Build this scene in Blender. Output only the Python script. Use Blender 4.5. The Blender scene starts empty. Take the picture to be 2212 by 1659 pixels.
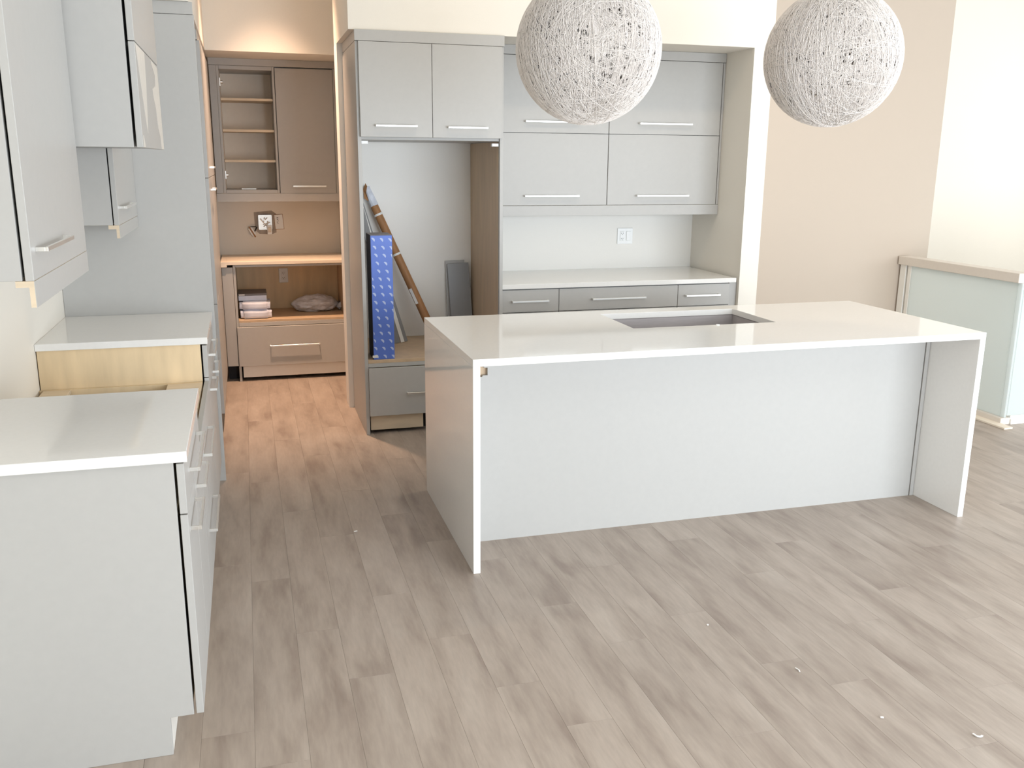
import bpy, bmesh, math, random
import numpy as np
from mathutils import Matrix, Vector, noise as mnoise
random.seed(7)
S = bpy.context.scene
COL = S.collection

def lin(r, g, b):
    f = lambda c: (c/255)/12.92 if c/255 <= .04045 else ((c/255+.055)/1.055)**2.4
    return (f(r), f(g), f(b), 1.0)

# ------------------------------------------------------------------ camera
CAM_H = 1.6748
cd = bpy.data.cameras.new('camera')
cam = bpy.data.objects.new('camera', cd)
COL.objects.link(cam)
cd.sensor_fit = 'HORIZONTAL'
cd.sensor_width = 36.0
cd.lens = 36.0*1972.546/2212
cd.clip_start = 0.05
yaw, pitch, roll = -0.28093364, 0.23904825, -0.00753846
right = Vector((1, 0, 0)); down = Vector((0, -math.sin(pitch), -math.cos(pitch))); fwd = Vector((0, math.cos(pitch), -math.sin(pitch)))
r2 = right*math.cos(roll)+down*math.sin(roll)
d2 = -right*math.sin(roll)+down*math.cos(roll)
Rz = Matrix.Rotation(yaw, 3, 'Z')
r2, d2, fw = Rz@r2, Rz@d2, Rz@fwd
m = Matrix((( r2.x, -d2.x, -fw.x, 0), (r2.y, -d2.y, -fw.y, 0), (r2.z, -d2.z, -fw.z, CAM_H), (0, 0, 0, 1)))
cam.matrix_world = m
S.camera = cam

# ------------------------------------------------------------------ world, lights, exposure
S.view_settings.view_transform = 'Standard'
S.view_settings.look = 'None'
S.view_settings.gamma = 1.0
S.view_settings.use_curve_mapping = False
S.view_settings.exposure = 0.10
W = bpy.data.worlds.new('world'); S.world = W; W.use_nodes = True
bg = W.node_tree.nodes['Background']
bg.inputs[0].default_value = (.86, .93, 1.0, 1)
bg.inputs[1].default_value = 1.2

def area(name, loc, rot, sx, sy, power, color):
    l = bpy.data.lights.new(name, 'AREA'); l.shape = 'RECTANGLE'; l.size = sx; l.size_y = sy
    l.energy = power; l.color = color
    o = bpy.data.objects.new(name, l); COL.objects.link(o); o.location = loc; o.rotation_euler = rot
    return o
# daylight through the big windows behind the camera and on the right
area('daylight_front', (4.05, -1.48, 1.10), (math.radians(90), 0, 0), 5.2, 2.10, 330, (.82, .91, 1.0))
area('daylight_right', (8.30, 1.4, 1.45), (0, math.radians(90), 0), 2.3, 4.4, 60, (.82, .91, 1.0))
area('daylight_stair', (8.30, 6.3, 1.9), (0, math.radians(90), 0), 2.4, 1.4, 25, (.97, .97, .95))

# ------------------------------------------------------------------ materials
def mat(name, color, rough=.5, metal=0.0, spec=.5, nscale=0, namp=0.0, coat=0.0, stretch=(1, 1, 1), bump=0.0, trans=0.0, alpha=1.0, emit=0):
    m = bpy.data.materials.new(name); m.use_nodes = True
    nt = m.node_tree; b = nt.nodes['Principled BSDF']
    b.inputs['Roughness'].default_value = rough
    b.inputs['Metallic'].default_value = metal
    b.inputs['Specular IOR Level'].default_value = spec
    b.inputs['Coat Weight'].default_value = coat
    b.inputs['Coat Roughness'].default_value = .06
    b.inputs['Transmission Weight'].default_value = trans
    b.inputs['Alpha'].default_value = alpha
    b.inputs['Base Color'].default_value = color
    if emit:
        b.inputs['Emission Color'].default_value = color
        b.inputs['Emission Strength'].default_value = emit
    if nscale:
        tc = nt.nodes.new('ShaderNodeTexCoord'); mp = nt.nodes.new('ShaderNodeMapping')
        mp.inputs['Scale'].default_value = stretch
        nz = nt.nodes.new('ShaderNodeTexNoise'); nz.inputs['Scale'].default_value = nscale; nz.inputs['Detail'].default_value = 5
        nt.links.new(tc.outputs['Object'], mp.inputs[0]); nt.links.new(mp.outputs[0], nz.inputs['Vector'])
        rmp = nt.nodes.new('ShaderNodeValToRGB')
        rmp.color_ramp.elements[0].position = .3; rmp.color_ramp.elements[1].position = .7
        lo = tuple(c*(1-namp) for c in color[:3])+(1,); hi = tuple(min(1, c*(1+namp)) for c in color[:3])+(1,)
        rmp.color_ramp.elements[0].color = lo; rmp.color_ramp.elements[1].color = hi
        nt.links.new(nz.outputs['Fac'], rmp.inputs[0]); nt.links.new(rmp.outputs[0], b.inputs['Base Color'])
        if bump:
            bp = nt.nodes.new('ShaderNodeBump'); bp.inputs['Strength'].default_value = bump; bp.inputs['Distance'].default_value = .002
            nt.links.new(nz.outputs['Fac'], bp.inputs['Height']); nt.links.new(bp.outputs[0], b.inputs['Normal'])
    return m

M = {}
M['paint'] = mat('cream_wall_paint', lin(241, 235, 224), .7, spec=.25, nscale=300, namp=.012, bump=.05)
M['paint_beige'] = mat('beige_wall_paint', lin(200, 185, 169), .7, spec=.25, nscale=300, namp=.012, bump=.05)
M['paint_white'] = mat('white_wall_paint', lin(249, 246, 240), .7, spec=.25, nscale=300, namp=.01, bump=.05)
M['ceiling'] = mat('white_ceiling_paint', lin(247, 245, 241), .8, spec=.2, nscale=120, namp=.02, bump=.1)
M['grey'] = mat('grey_cabinet_finish', lin(186, 184, 180), .40, spec=.32, nscale=40, namp=.012)
M['grey_dark'] = mat('dark_grey_finish', lin(150, 151, 152), .35, spec=.4, nscale=40, namp=.012)  # darker grey for carcasses, toe kicks and a loose board
M['quartz'] = mat('white_quartz', lin(241, 239, 235), .06, spec=.5, nscale=60, namp=.012)
M['maple'] = mat('maple_veneer', lin(232, 207, 168), .45, nscale=5, namp=.10, stretch=(3, 3, .5))
M['melamine'] = mat('pale_melamine', lin(246, 234, 218), .5, nscale=30, namp=.015)
M['raw_wood'] = mat('pale_raw_wood', lin(222, 203, 176), .55, nscale=6, namp=.10, stretch=(.6, 4, 4))
M['tan_panel'] = mat('tan_cabinet_interior', lin(205, 179, 148), .5, nscale=6, namp=.07, stretch=(3, 3, .5))
M['nickel'] = mat('brushed_nickel', (.90, .90, .88, 1), .36, metal=1.0, nscale=80, namp=.04, stretch=(.2, 6, 6))
M['steel'] = mat('grey_sink_composite', lin(176, 170, 170), .38, nscale=50, namp=.08, stretch=(.2, 5, 5))
M['white_plastic'] = mat('white_plastic', lin(244, 244, 242), .3, nscale=20, namp=.01)
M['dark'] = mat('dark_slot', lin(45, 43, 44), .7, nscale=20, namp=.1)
M['string'] = mat('white_string', lin(232, 225, 219), .8, spec=.2, nscale=60, namp=.05)
M['white_trim'] = mat('white_trim_paint', lin(243, 240, 233), .4, nscale=60, namp=.01)
M['cream_shade_trim'] = mat('cream_and_shaded_white_trim', lin(226, 217, 206), .45, nscale=60, namp=.012)  # cream of the handrails, also shade coloured onto the white side rail
M['primed'] = mat('primed_wood', lin(238, 226, 208), .6, nscale=20, namp=.03, stretch=(4, .4, 4))
M['blue_card'] = mat('blue_printed_card', lin(92, 122, 208), .42, nscale=9, namp=.05)
M['blue_dark'] = mat('dark_card_side', lin(52, 52, 66), .5, nscale=9, namp=.08)
M['grey_card'] = mat('grey_card_flap', lin(128, 124, 124), .6, nscale=12, namp=.08)
M['print'] = mat('pale_blue_print', lin(186, 200, 236), .5, nscale=200, namp=.06)
M['kraft'] = mat('kraft_cardboard', lin(164, 118, 76), .6, nscale=12, namp=.12, stretch=(3, 3, .6))
M['tape'] = mat('white_tape', lin(236, 234, 230), .4, nscale=30, namp=.02)
M['cloth_white'] = mat('white_wrapped_paper', lin(226, 231, 246), .7, nscale=25, namp=.04, bump=.3)
M['bag'] = mat('clear_plastic_bag', lin(222, 226, 236), .18, spec=.7, nscale=22, namp=.16, bump=.8)
M['counter_ply'] = mat('pale_counter_substrate', lin(242, 228, 208), .5, nscale=8, namp=.06, stretch=(.5, 4, 4))
M['strip_grey'] = mat('grey_trim_strip', lin(140, 139, 138), .5, nscale=20, namp=.05, stretch=(4, 4, .4))
M['lamp'] = mat('warm_lamp_lens', (1.0, .62, .28, 1), .4, emit=14)
M['lamp_white'] = mat('lamp_lens', (1.0, .86, .66, 1), .4, emit=9)
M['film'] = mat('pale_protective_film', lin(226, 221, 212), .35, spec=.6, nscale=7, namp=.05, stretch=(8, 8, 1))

def frosted():
    m = bpy.data.materials.new('frosted_glass'); m.use_nodes = True
    nt = m.node_tree; b = nt.nodes['Principled BSDF']
    b.inputs['Base Color'].default_value = lin(236, 241, 240)
    b.inputs['Roughness'].default_value = .45
    tr = nt.nodes.new('ShaderNodeBsdfTranslucent'); tr.inputs[0].default_value = lin(246, 250, 249)
    nz = nt.nodes.new('ShaderNodeTexNoise'); nz.inputs['Scale'].default_value = 400
    bp = nt.nodes.new('ShaderNodeBump'); bp.inputs['Strength'].default_value = .15; bp.inputs['Distance'].default_value = .001
    nt.links.new(nz.outputs['Fac'], bp.inputs['Height']); nt.links.new(bp.outputs[0], b.inputs['Normal'])
    mx = nt.nodes.new('ShaderNodeMixShader'); mx.inputs[0].default_value = .55
    nt.links.new(b.outputs[0], mx.inputs[1]); nt.links.new(tr.outputs[0], mx.inputs[2])
    nt.links.new(mx.outputs[0], nt.nodes['Material Output'].inputs[0])
    return m
M['frosted'] = frosted()

def plank_mat():
    m = bpy.data.materials.new('greige_oak_plank'); m.use_nodes = True
    nt = m.node_tree; b = nt.nodes['Principled BSDF']; L = nt.links; N = nt.nodes
    geo = N.new('ShaderNodeNewGeometry'); oi = N.new('ShaderNodeObjectInfo')
    off = N.new('ShaderNodeVectorMath'); off.operation = 'SCALE'; off.inputs[0].default_value = (13.7, 31.1, 7.7)
    L.new(oi.outputs['Random'], off.inputs['Scale'])
    add = N.new('ShaderNodeVectorMath'); L.new(geo.outputs['Position'], add.inputs[0]); L.new(off.outputs[0], add.inputs[1])
    def nz(sc, st, det, dist=0.0):
        mp = N.new('ShaderNodeMapping'); mp.inputs['Scale'].default_value = st; L.new(add.outputs[0], mp.inputs[0])
        n = N.new('ShaderNodeTexNoise'); n.inputs['Scale'].default_value = sc; n.inputs['Detail'].default_value = det; n.inputs['Distortion'].default_value = dist
        L.new(mp.outputs[0], n.inputs['Vector']); return n
    big = nz(2.4, (5.0, 1.0, 1), 9, .25)
    fine = nz(14, (6, .9, 1), 8, .3)
    ramp = N.new('ShaderNodeValToRGB'); e = ramp.color_ramp.elements
    e[0].position = .28; e[0].color = lin(149, 134, 123)
    e[1].position = .74; e[1].color = lin(184, 171, 159)
    k = e.new(.44); k.color = lin(167, 153, 141); k = e.new(.55); k.color = lin(175, 161, 149)
    L.new(big.outputs['Fac'], ramp.inputs[0])
    r2 = N.new('ShaderNodeMapRange'); r2.inputs['From Min'].default_value = .3; r2.inputs['From Max'].default_value = .7
    r2.inputs['To Min'].default_value = .93; r2.inputs['To Max'].default_value = 1.05
    L.new(fine.outputs['Fac'], r2.inputs['Value'])
    r3 = N.new('ShaderNodeMapRange'); r3.inputs['To Min'].default_value = .975; r3.inputs['To Max'].default_value = 1.025
    L.new(oi.outputs['Random'], r3.inputs['Value'])
    mu = N.new('ShaderNodeMath'); mu.operation = 'MULTIPLY'; L.new(r2.outputs[0], mu.inputs[0]); L.new(r3.outputs[0], mu.inputs[1])
    sc = N.new('ShaderNodeVectorMath'); sc.operation = 'SCALE'; L.new(ramp.outputs[0], sc.inputs[0]); L.new(mu.outputs[0], sc.inputs['Scale'])
    L.new(sc.outputs[0], b.inputs['Base Color'])
    b.inputs['Roughness'].default_value = .42; b.inputs['Specular IOR Level'].default_value = .4
    bp = N.new('ShaderNodeBump'); bp.inputs['Strength'].default_value = .12; bp.inputs['Distance'].default_value = .001
    L.new(fine.outputs['Fac'], bp.inputs['Height']); L.new(bp.outputs[0], b.inputs['Normal'])
    return m
M['plank'] = plank_mat()

def shade_mat():
    # thin glued string skin of the globe, with small open holes
    m = bpy.data.materials.new('string_skin'); m.use_nodes = True
    nt = m.node_tree; b = nt.nodes['Principled BSDF']; L = nt.links; N = nt.nodes
    tc = N.new('ShaderNodeTexCoord')
    v = N.new('ShaderNodeTexVoronoi'); v.inputs['Scale'].default_value = 46; L.new(tc.outputs['Object'], v.inputs['Vector'])
    n = N.new('ShaderNodeTexNoise'); n.inputs['Scale'].default_value = 9; n.inputs['Detail'].default_value = 3; L.new(tc.outputs['Object'], n.inputs['Vector'])
    # holes near cell centres, size modulated by noise
    mr = N.new('ShaderNodeMapRange'); mr.inputs['From Min'].default_value = .40; mr.inputs['From Max'].default_value = .68
    mr.inputs['To Min'].default_value = .24; mr.inputs['To Max'].default_value = .58; L.new(n.outputs['Fac'], mr.inputs['Value'])
    lt = N.new('ShaderNodeMath'); lt.operation = 'LESS_THAN'; L.new(v.outputs['Distance'], lt.inputs[0]); L.new(mr.outputs[0], lt.inputs[1])
    n2 = N.new('ShaderNodeTexNoise'); n2.inputs['Scale'].default_value = 30; n2.inputs['Detail'].default_value = 6; L.new(tc.outputs['Object'], n2.inputs['Vector'])
    rp = N.new('ShaderNodeValToRGB'); rp.color_ramp.elements[0].position = .35; rp.color_ramp.elements[1].position = .65
    rp.color_ramp.elements[0].color = lin(194, 187, 182); rp.color_ramp.elements[1].color = lin(222, 215, 210)
    L.new(n2.outputs['Fac'], rp.inputs[0]); L.new(rp.outputs[0], b.inputs['Base Color'])
    b.inputs['Roughness'].default_value = .85; b.inputs['Specular IOR Level'].default_value = .2
    t = N.new('ShaderNodeBsdfTransparent'); mx = N.new('ShaderNodeMixShader')
    L.new(lt.outputs[0], mx.inputs[0]); L.new(b.outputs[0], mx.inputs[1]); L.new(t.outputs[0], mx.inputs[2])
    L.new(mx.outputs[0], N['Material Output'].inputs[0])
    return m
M['skin'] = shade_mat()

# ------------------------------------------------------------------ geometry helpers
class G:
    """collects shapes in world coordinates; build() links them as ONE mesh object"""
    def __init__(s): s.v = []; s.f = []
    def add(s, v, f):
        n = len(s.v); s.v += [tuple(p) for p in v]; s.f += [tuple(i+n for i in q) for q in f]; return s
    def box(s, x0, x1, y0, y1, z0, z1):
        v = [(x, y, z) for z in (z0, z1) for y in (y0, y1) for x in (x0, x1)]
        return s.add(v, [(0, 2, 3, 1), (4, 5, 7, 6), (0, 1, 5, 4), (2, 6, 7, 3), (0, 4, 6, 2), (1, 3, 7, 5)])
    def beam(s, p0, p1, wdir, w, t):
        p0 = Vector(p0); p1 = Vector(p1); d = (p1-p0).normalized(); wd = Vector(wdir); wd = (wd-d*wd.dot(d)).normalized(); n = d.cross(wd)
        v = []
        for p in (p0, p1):
            for a, b in ((-1, -1), (1, -1), (1, 1), (-1, 1)): v.append(p+wd*a*w/2+n*b*t/2)
        return s.add(v, [(0, 3, 2, 1), (4, 5, 6, 7), (0, 1, 5, 4), (1, 2, 6, 5), (2, 3, 7, 6), (3, 0, 4, 7)])
    def cyl(s, p0, p1, r0, r1=None, n=20, caps=True):
        r1 = r0 if r1 is None else r1
        p0 = Vector(p0); p1 = Vector(p1); d = (p1-p0).normalized()
        a = d.orthogonal().normalized(); b = d.cross(a); v = []
        for p, r in ((p0, r0), (p1, r1)):
            for i in range(n):
                t = 2*math.pi*i/n; v.append(p+a*math.cos(t)*r+b*math.sin(t)*r)
        f = [(i, (i+1) % n, n+(i+1) % n, n+i) for i in range(n)]
        if caps: f += [tuple(range(n-1, -1, -1)), tuple(range(n, 2*n))]
        return s.add(v, f)
    def prism(s, pts, axis, a, b):
        """polygon pts (2D) extruded along axis 'x','y','z' from a to b"""
        def p3(q, t):
            return {'x': (t, q[0], q[1]), 'y': (q[0], t, q[1]), 'z': (q[0], q[1], t)}[axis]
        n = len(pts); v = [p3(q, a) for q in pts]+[p3(q, b) for q in pts]
        f = [tuple(range(n)), tuple(range(2*n-1, n-1, -1))]+[(i, n+i, n+(i+1) % n, (i+1) % n) for i in range(n)]
        return s.add(v, f)
    def build(s, name, material, parent=None, bevel=.0012, smooth=False, kind=None, label=None):
        me = bpy.data.meshes.new(name)
        vs = np.array(s.v, float); c = (vs.min(0)+vs.max(0))/2
        me.from_pydata([tuple(p) for p in vs-c], [], s.f)
        bm = bmesh.new(); bm.from_mesh(me)
        bmesh.ops.recalc_face_normals(bm, faces=bm.faces[:])
        if bevel:
            bmesh.ops.bevel(bm, geom=[e for e in bm.edges if len(e.link_faces) == 2 and e.calc_face_angle(0) > .6], offset=bevel, segments=1, affect='EDGES', clamp_overlap=True)
        if smooth:
            for f in bm.faces: f.smooth = True
        bm.to_mesh(me); bm.free()
        me.materials.append(M[material] if isinstance(material, str) else material)
        o = bpy.data.objects.new(name, me); COL.objects.link(o)
        wl = Vector(c)
        o['_w'] = list(wl)
        if parent is not None:
            o.parent = parent; o.location = wl-Vector(parent['_w'])
        else:
            o.location = wl
        if kind: o['kind'] = kind
        if label: o['label'] = label
        return o

def B(*a): return G().box(*a)
def thing(name, label, cat, loc, group=None):
    o = bpy.data.objects.new(name, None); COL.objects.link(o); o.location = loc; o['_w'] = list(loc)
    o.empty_display_size = .05
    o['label'] = label; o['category'] = cat
    if group: o['group'] = group
    return o
def tag(o, label, cat, group=None):
    o['label'] = label; o['category'] = cat
    if group: o['group'] = group
    return o
def struct(name, g, material, bevel=0, parent=None):
    return g.build(name, material, parent, bevel=bevel, kind='structure')

HOUT, HT, HW = .030, .008, .011
def handle(parent, a, b, out, name='handle'):
    """U shaped flat nickel bar from a to b (points on the door face), standing off along out"""
    a = Vector(a); b = Vector(b); out = Vector(out); d = (b-a).normalized()
    up = out.cross(d)
    g = G()
    A = a+out*(HOUT-HT/2); Bq = b+out*(HOUT-HT/2)
    g.beam(A, Bq, up, HW, HT)
    for p in (a+d*.004, b-d*.004):
        g.beam(p, p+out*(HOUT-HT), up, HW, HT)
    return g.build(name, 'nickel', parent, bevel=.0008)

# ------------------------------------------------------------------ room shell
XL = -.885
CZ = 3.45
fl = struct('floor', G().box(XL-.1, 8.4, -1.7, 4.70, -.12, -.012).box(XL-.1, 4.80, 4.70, 7.9, -.12, -.012), 'plank')
struct('ceiling', B(XL-.1, 8.5, -1.7, 8.0, CZ, CZ+.1), 'ceiling')
struct('wall_left', B(XL-.1, XL, -1.7, 8.0, -.012, CZ), 'paint')
# wall behind the fridge niche and hutch, ending in the short return on the right
struct('wall_back', G().box(.66, 3.345, 6.285, 6.40, -.012, 2.397).box(.617, .66, 6.22, 6.40, -.012, 2.397), 'paint_white')
struct('wall_return', B(3.207, 3.345, 5.545, 6.285, -.012, 2.397), 'paint')
struct('wall_soffit', B(.618, 3.345, 5.545, 6.40, 2.397, CZ), 'paint')
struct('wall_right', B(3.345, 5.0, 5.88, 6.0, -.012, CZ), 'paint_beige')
struct('wall_stairwell', G().box(4.0, 8.5, 7.7, 7.85, -2.6, CZ).box(4.88, 5.0, 6.0, 7.7, -2.6, CZ), 'paint')
struct('wall_far_right', G().box(8.4, 8.5, -1.7, -.9, -.012, CZ).box(8.4, 8.5, 3.7, 7.7, -2.6, CZ).box(8.4, 8.5, -.9, 3.7, -.012, .4).box(8.4, 8.5, -.9, 3.7, 3.0, CZ), 'paint')
struct('wall_front', G().box(XL-.1, 1.4, -1.7, -1.6, -.012, CZ).box(6.7, 8.5, -1.7, -1.6, -.012, CZ).box(1.4, 6.7, -1.7, -1.6, 2.16, CZ), 'paint')
struct('wall_pantry', G().box(XL, .86, 7.75, 7.9, -.012, CZ).box(.74, .86, 6.40, 7.75, -.012, CZ).box(.66, .74, 6.30, 6.40, -.012, 2.397), 'paint')
struct('wall_pantry_soffit', B(-.205, .74, 6.9, 7.75, 2.397, CZ), 'paint')
struct('wall_left_soffit', B(XL, -.205, 4.86, 7.75, 2.400, CZ), 'paint')
struct('floor_stair_landing', B(4.8, 8.5, 4.7, 7.85, -2.7, -2.6), 'plank')
struct('wall_stair_side', B(4.80, 8.4, 4.64, 4.70, -2.6, -.012), 'paint')
struct('baseboard_right', B(3.345, 4.74, 5.866, 5.88, 0, .10), 'white_trim')
for i, (x0, x1) in enumerate(((1.4, 3.167), (3.167, 4.933), (4.933, 6.7))):
    w = struct('window_%d' % (i+1), G().box(x0, x0+.06, -1.68, -1.58, .0, 2.16).box(x1-.06, x1, -1.68, -1.58, .0, 2.16).box(x0+.06, x1-.06, -1.68, -1.58, .0, .06).box(x0+.06, x1-.06, -1.68, -1.58, 2.10, 2.16), 'white_trim')
for i, (y0, y1) in enumerate(((-.9, 1.4), (1.4, 3.7))):
    struct('window_%d' % (i+4), G().box(8.40, 8.48, y0, y0+.06, .4, 3.0).box(8.40, 8.48, y1-.06, y1, .4, 3.0).box(8.40, 8.48, y0+.06, y1-.06, .4, .46).box(8.40, 8.48, y0+.06, y1-.06, 2.94, 3.0), 'white_trim')

# floor planks laid front to back
PW, PL = .1525, 1.22
def plank_mesh(l):
    g = G().box(-PW/2+.0002, PW/2-.0002, -l/2+.0003, l/2-.0003, -.012, 0)
    me = bpy.data.meshes.new('plank'); me.from_pydata(g.v, [], g.f)
    bm = bmesh.new(); bm.from_mesh(me); bmesh.ops.recalc_face_normals(bm, faces=bm.faces[:])
    bmesh.ops.bevel(bm, geom=[e for e in bm.edges if all(v.co.z > -.001 for v in e.verts)], offset=.0003, segments=1, affect='EDGES')
    bm.to_mesh(me); bm.free(); me.materials.append(M['plank']); return me
full = plank_mesh(PL); cache = {}
fw_ = Vector(fl['_w'])
YA, YB = 1.25, 7.72
x = 1.155-PW*14+PW/2
ci = 0
rest = G()
while x < 6.4:
    y = YA-[.1, .52, .93, .31, .74, 1.1][ci % 6]-random.uniform(0, .12)
    yend = YB if x < .74 else (6.2 if x < 3.3 else (5.86 if x < 4.78 else 4.69))
    if x+PW/2 > XL:
        while y < yend-.02:
            l = PL
            if y+l > yend: l = yend-y
            vis = (x > -.36 and x < 5.6 and y+l > 1.5+max(0, (x-1.2)*.0))
            if x < -.36 and y < 2.4: vis = False
            if l > .05 and vis:
                key = round(l, 3)
                me = full if key == PL else cache.setdefault(key, plank_mesh(l))
                o = bpy.data.objects.new('plank', me); COL.objects.link(o)
                o.parent = fl; o.location = Vector((x, y+l/2, 0))-fw_
            elif l > .05:
                rest.box(max(x-PW/2+.0006, XL+.001), x+PW/2-.0006, y+.0007, y+l-.0007, -.012, 0)
            y += PL
    x += PW; ci += 1
for k in range(0, 14):
    x0 = 6.42+k*PW
    if x0+PW < 8.4: rest.box(x0+.0006, x0+PW-.0006, -1.6, 4.69, -.012, 0)
rest.box(XL+.001, 6.3, -1.6, .0, -.012, -.0005)
o = rest.build('planks_out_of_view', 'plank', fl, bevel=0); o['kind'] = 'stuff'

# ------------------------------------------------------------------ island
isl = thing('kitchen_island', 'long grey kitchen island base with plain back panel under the white waterfall top', 'cabinet', (2.05, 4.05, 0))
X0, X1, Y0, Y1 = .826, 3.290, 3.42, 4.455
# back panel with a small rough notch in its top left corner
G().prism([(.8575, 0.0), (3.232, 0.0), (3.232, .8835), (.969, .8835), (.969, .812), (.953, .812), (.953, .806), (.969, .806), (.969, .772), (.948, .772), (.944, .766), (.936, .766), (.934, .775), (.8575, .775)], 'y', 3.74, 3.757).build('back_panel', 'grey', isl, bevel=0)
B(3.236, 3.2575, 3.735, 3.757, 0.0, .8835).build('scribe_strip', 'grey', isl)
B(.8575, 3.2575, 3.759, 3.775, 0.0, .8835).build('inner_board', 'tan_panel', isl, bevel=0)
B(.8575, 3.2575, 3.776, 3.885, .10, .8835).build('carcass', 'grey', isl, bevel=0)
G().box(.8575, 1.70, 3.886, 4.38, .10, .8835).box(2.51, 3.2575, 3.886, 4.38, .10, .8835).box(1.70, 2.51, 3.886, 4.38, .10, .60).build('cabinet_box', 'grey', isl, bevel=0)
for i in range(4):
    w = (3.2575-.8575)/4; a = .8575+i*w
    d = B(a+.0015, a+w-.0015, 4.382, 4.402, .10, .878).build('door', 'grey', isl)
    handle(d, (a+w/2+.12, 4.402, .80), (a+w/2-.12, 4.402, .80), (0, 1, 0))
B(.8575, 3.2575, 4.30, 4.318, 0, .10).build('toe_kick', 'grey', isl)

top = thing('island_worktop', 'white quartz waterfall worktop with sink cutout, folded down both ends of the island', 'countertop', (2.05, 3.94, 0))
SX0, SX1, SY0, SY1 = 1.725, 2.483, 3.917, 4.345
g = G()
zt, zb = .915, .885
o8 = [(X0, Y0), (X1, Y0), (X1, Y1), (X0, Y1)]; i8 = [(SX0, SY0), (SX1, SY0), (SX1, SY1), (SX0, SY1)]
v = [(a, b, zt) for a, b in o8+i8]+[(a, b, zb) for a, b in o8+i8]
f = []
for i in range(4):
    j = (i+1) % 4
    f += [(i, j, 4+j, 4+i), (8+j, 8+i, 12+i, 12+j), (i, 8+i, 8+j, j), (4+j, 12+j, 12+i, 4+i)]
g.add(v, f).build('top_slab', 'quartz', top, bevel=.0012)
B(X0, X0+.030, Y0, Y1, 0, .8848).build('waterfall_leg', 'quartz', top)
B(X1-.031, X1, Y0, Y1, 0, .8848).build('waterfall_leg', 'quartz', top)
snk = thing('undermount_sink', 'grey undermount sink basin set in the island worktop', 'sink', (2.1, 4.13, .66))
a0, a1, b0, b1 = SX0-.004, SX1+.004, SY0-.004, SY1+.004
g = G()
g.box(a0-.02, a1+.02, b0-.02, b0, .660, .8845).box(a0-.02, a1+.02, b1, b1+.02, .660, .8845).box(a0-.02, a0, b0, b1, .660, .8845).box(a1, a1+.02, b0, b1, .660, .8845).box(a0, a1, b0, b1, .655, .662)
g.build('basin', 'steel', snk, bevel=.004)
G().cyl((2.1, 4.13, .662), (2.1, 4.13, .668), .045, n=24).cyl((2.1, 4.13, .668), (2.1, 4.13, .672), .03, n=24).build('drain', 'nickel', snk, bevel=.001)
g = G().cyl((0, 0, .9152), (0, 0, .919), .011, .009, n=18)  # small white cap modelled in place of a light reflected in the quartz
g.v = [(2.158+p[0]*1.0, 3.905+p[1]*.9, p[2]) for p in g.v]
tag(g.build('glint', 'white_plastic', bevel=.0006), 'tiny white round disc standing in for a light reflected in the worktop by the sink', 'glint')

# ------------------------------------------------------------------ left run, base units
FX = -.200           # door front plane
def base_unit(y0, y1, label, loc, sides='grey', top=.8845):
    return thing('base_cabinet', label, 'cabinet', loc)
DX0, DX1 = FX-.020, FX
def front(parent, name, y0, y1, z0, z1, hy=None, hz=None):
    d = B(DX0, DX1, y0+.0015, y1-.0015, z0, z1).build(name, 'grey', parent)
    if hy: handle(d, (FX, hy[0], hz), (FX, hy[1], hz), (1, 0, 0))
    return d
CX = -.227           # carcass front
# near unit
u = thing('base_cabinet', 'nearest grey base cabinet on the left, large end panel facing the camera', 'cabinet', (-.55, 2.9, 0), 'left base cabinets')
G().prism([(XL+.001, 0), (-.292, 0), (-.292, .12), (CX, .12), (CX, .8845), (XL+.001, .8845)], 'y', 2.49, 2.508).build('end_panel', 'grey', u)
G().prism([(XL+.001, 0.001), (-.292, 0.001), (-.292, .12), (CX, .12), (CX, .8845), (XL+.001, .8845)], 'y', 3.184, 3.200).build('side_panel', 'maple', u, bevel=0)
B(XL+.001, CX-.004, 2.509, 3.183, .12, .136).build('bottom_board', 'maple', u, bevel=0)
B(XL+.001, XL+.012, 2.509, 3.183, .137, .884).build('back_board', 'maple', u, bevel=0)
B(CX-.022, CX-.004, 2.509, 3.183, .70, .76).build('rail', 'maple', u, bevel=0)
B(-.308, -.292, 2.509, 3.183, .0, .118).build('toe_kick', 'white_trim', u)
front(u, 'drawer', 2.488, 3.200, .7345, .878, (2.67, 3.05), .80)
front(u, 'door', 2.488, 2.844, .122, .7305, (2.545, 2.785), .668)
front(u, 'door', 2.844, 3.200, .122, .7305, (2.90, 3.14), .668)
# low unit for the cooktop
u = thing('base_cabinet', 'low open-topped cooktop base cabinet in the gap between the two left worktops', 'cabinet', (-.55, 3.74, 0), 'left base cabinets')
B(XL+.001, CX, 3.202, 3.218, .12, .716).build('side_panel', 'maple', u, bevel=0)
B(XL+.001, CX, 4.146, 4.162, .12, .716).build('side_panel', 'maple', u, bevel=0)
B(-.372, CX, 3.219, 4.145, .700, .716).build('front_stretcher', 'raw_wood', u)
B(-.868, -.760, 3.219, 4.145, .700, .716).build('back_stretcher', 'raw_wood', u)
B(XL+.001, CX-.02, 3.219, 4.145, .12, .136).build('bottom_board', 'maple', u, bevel=0)
B(XL+.002, XL+.012, 3.219, 4.145, .137, .69).build('back_board', 'maple', u, bevel=0)
B(-.308, -.292, 3.202, 4.162, .0, .118).build('toe_kick', 'white_trim', u)
front(u, 'drawer', 3.200, 4.164, .425, .718, (3.39, 3.77), .615)
front(u, 'drawer', 3.200, 4.164, .122, .421, (3.39, 3.77), .318)
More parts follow.
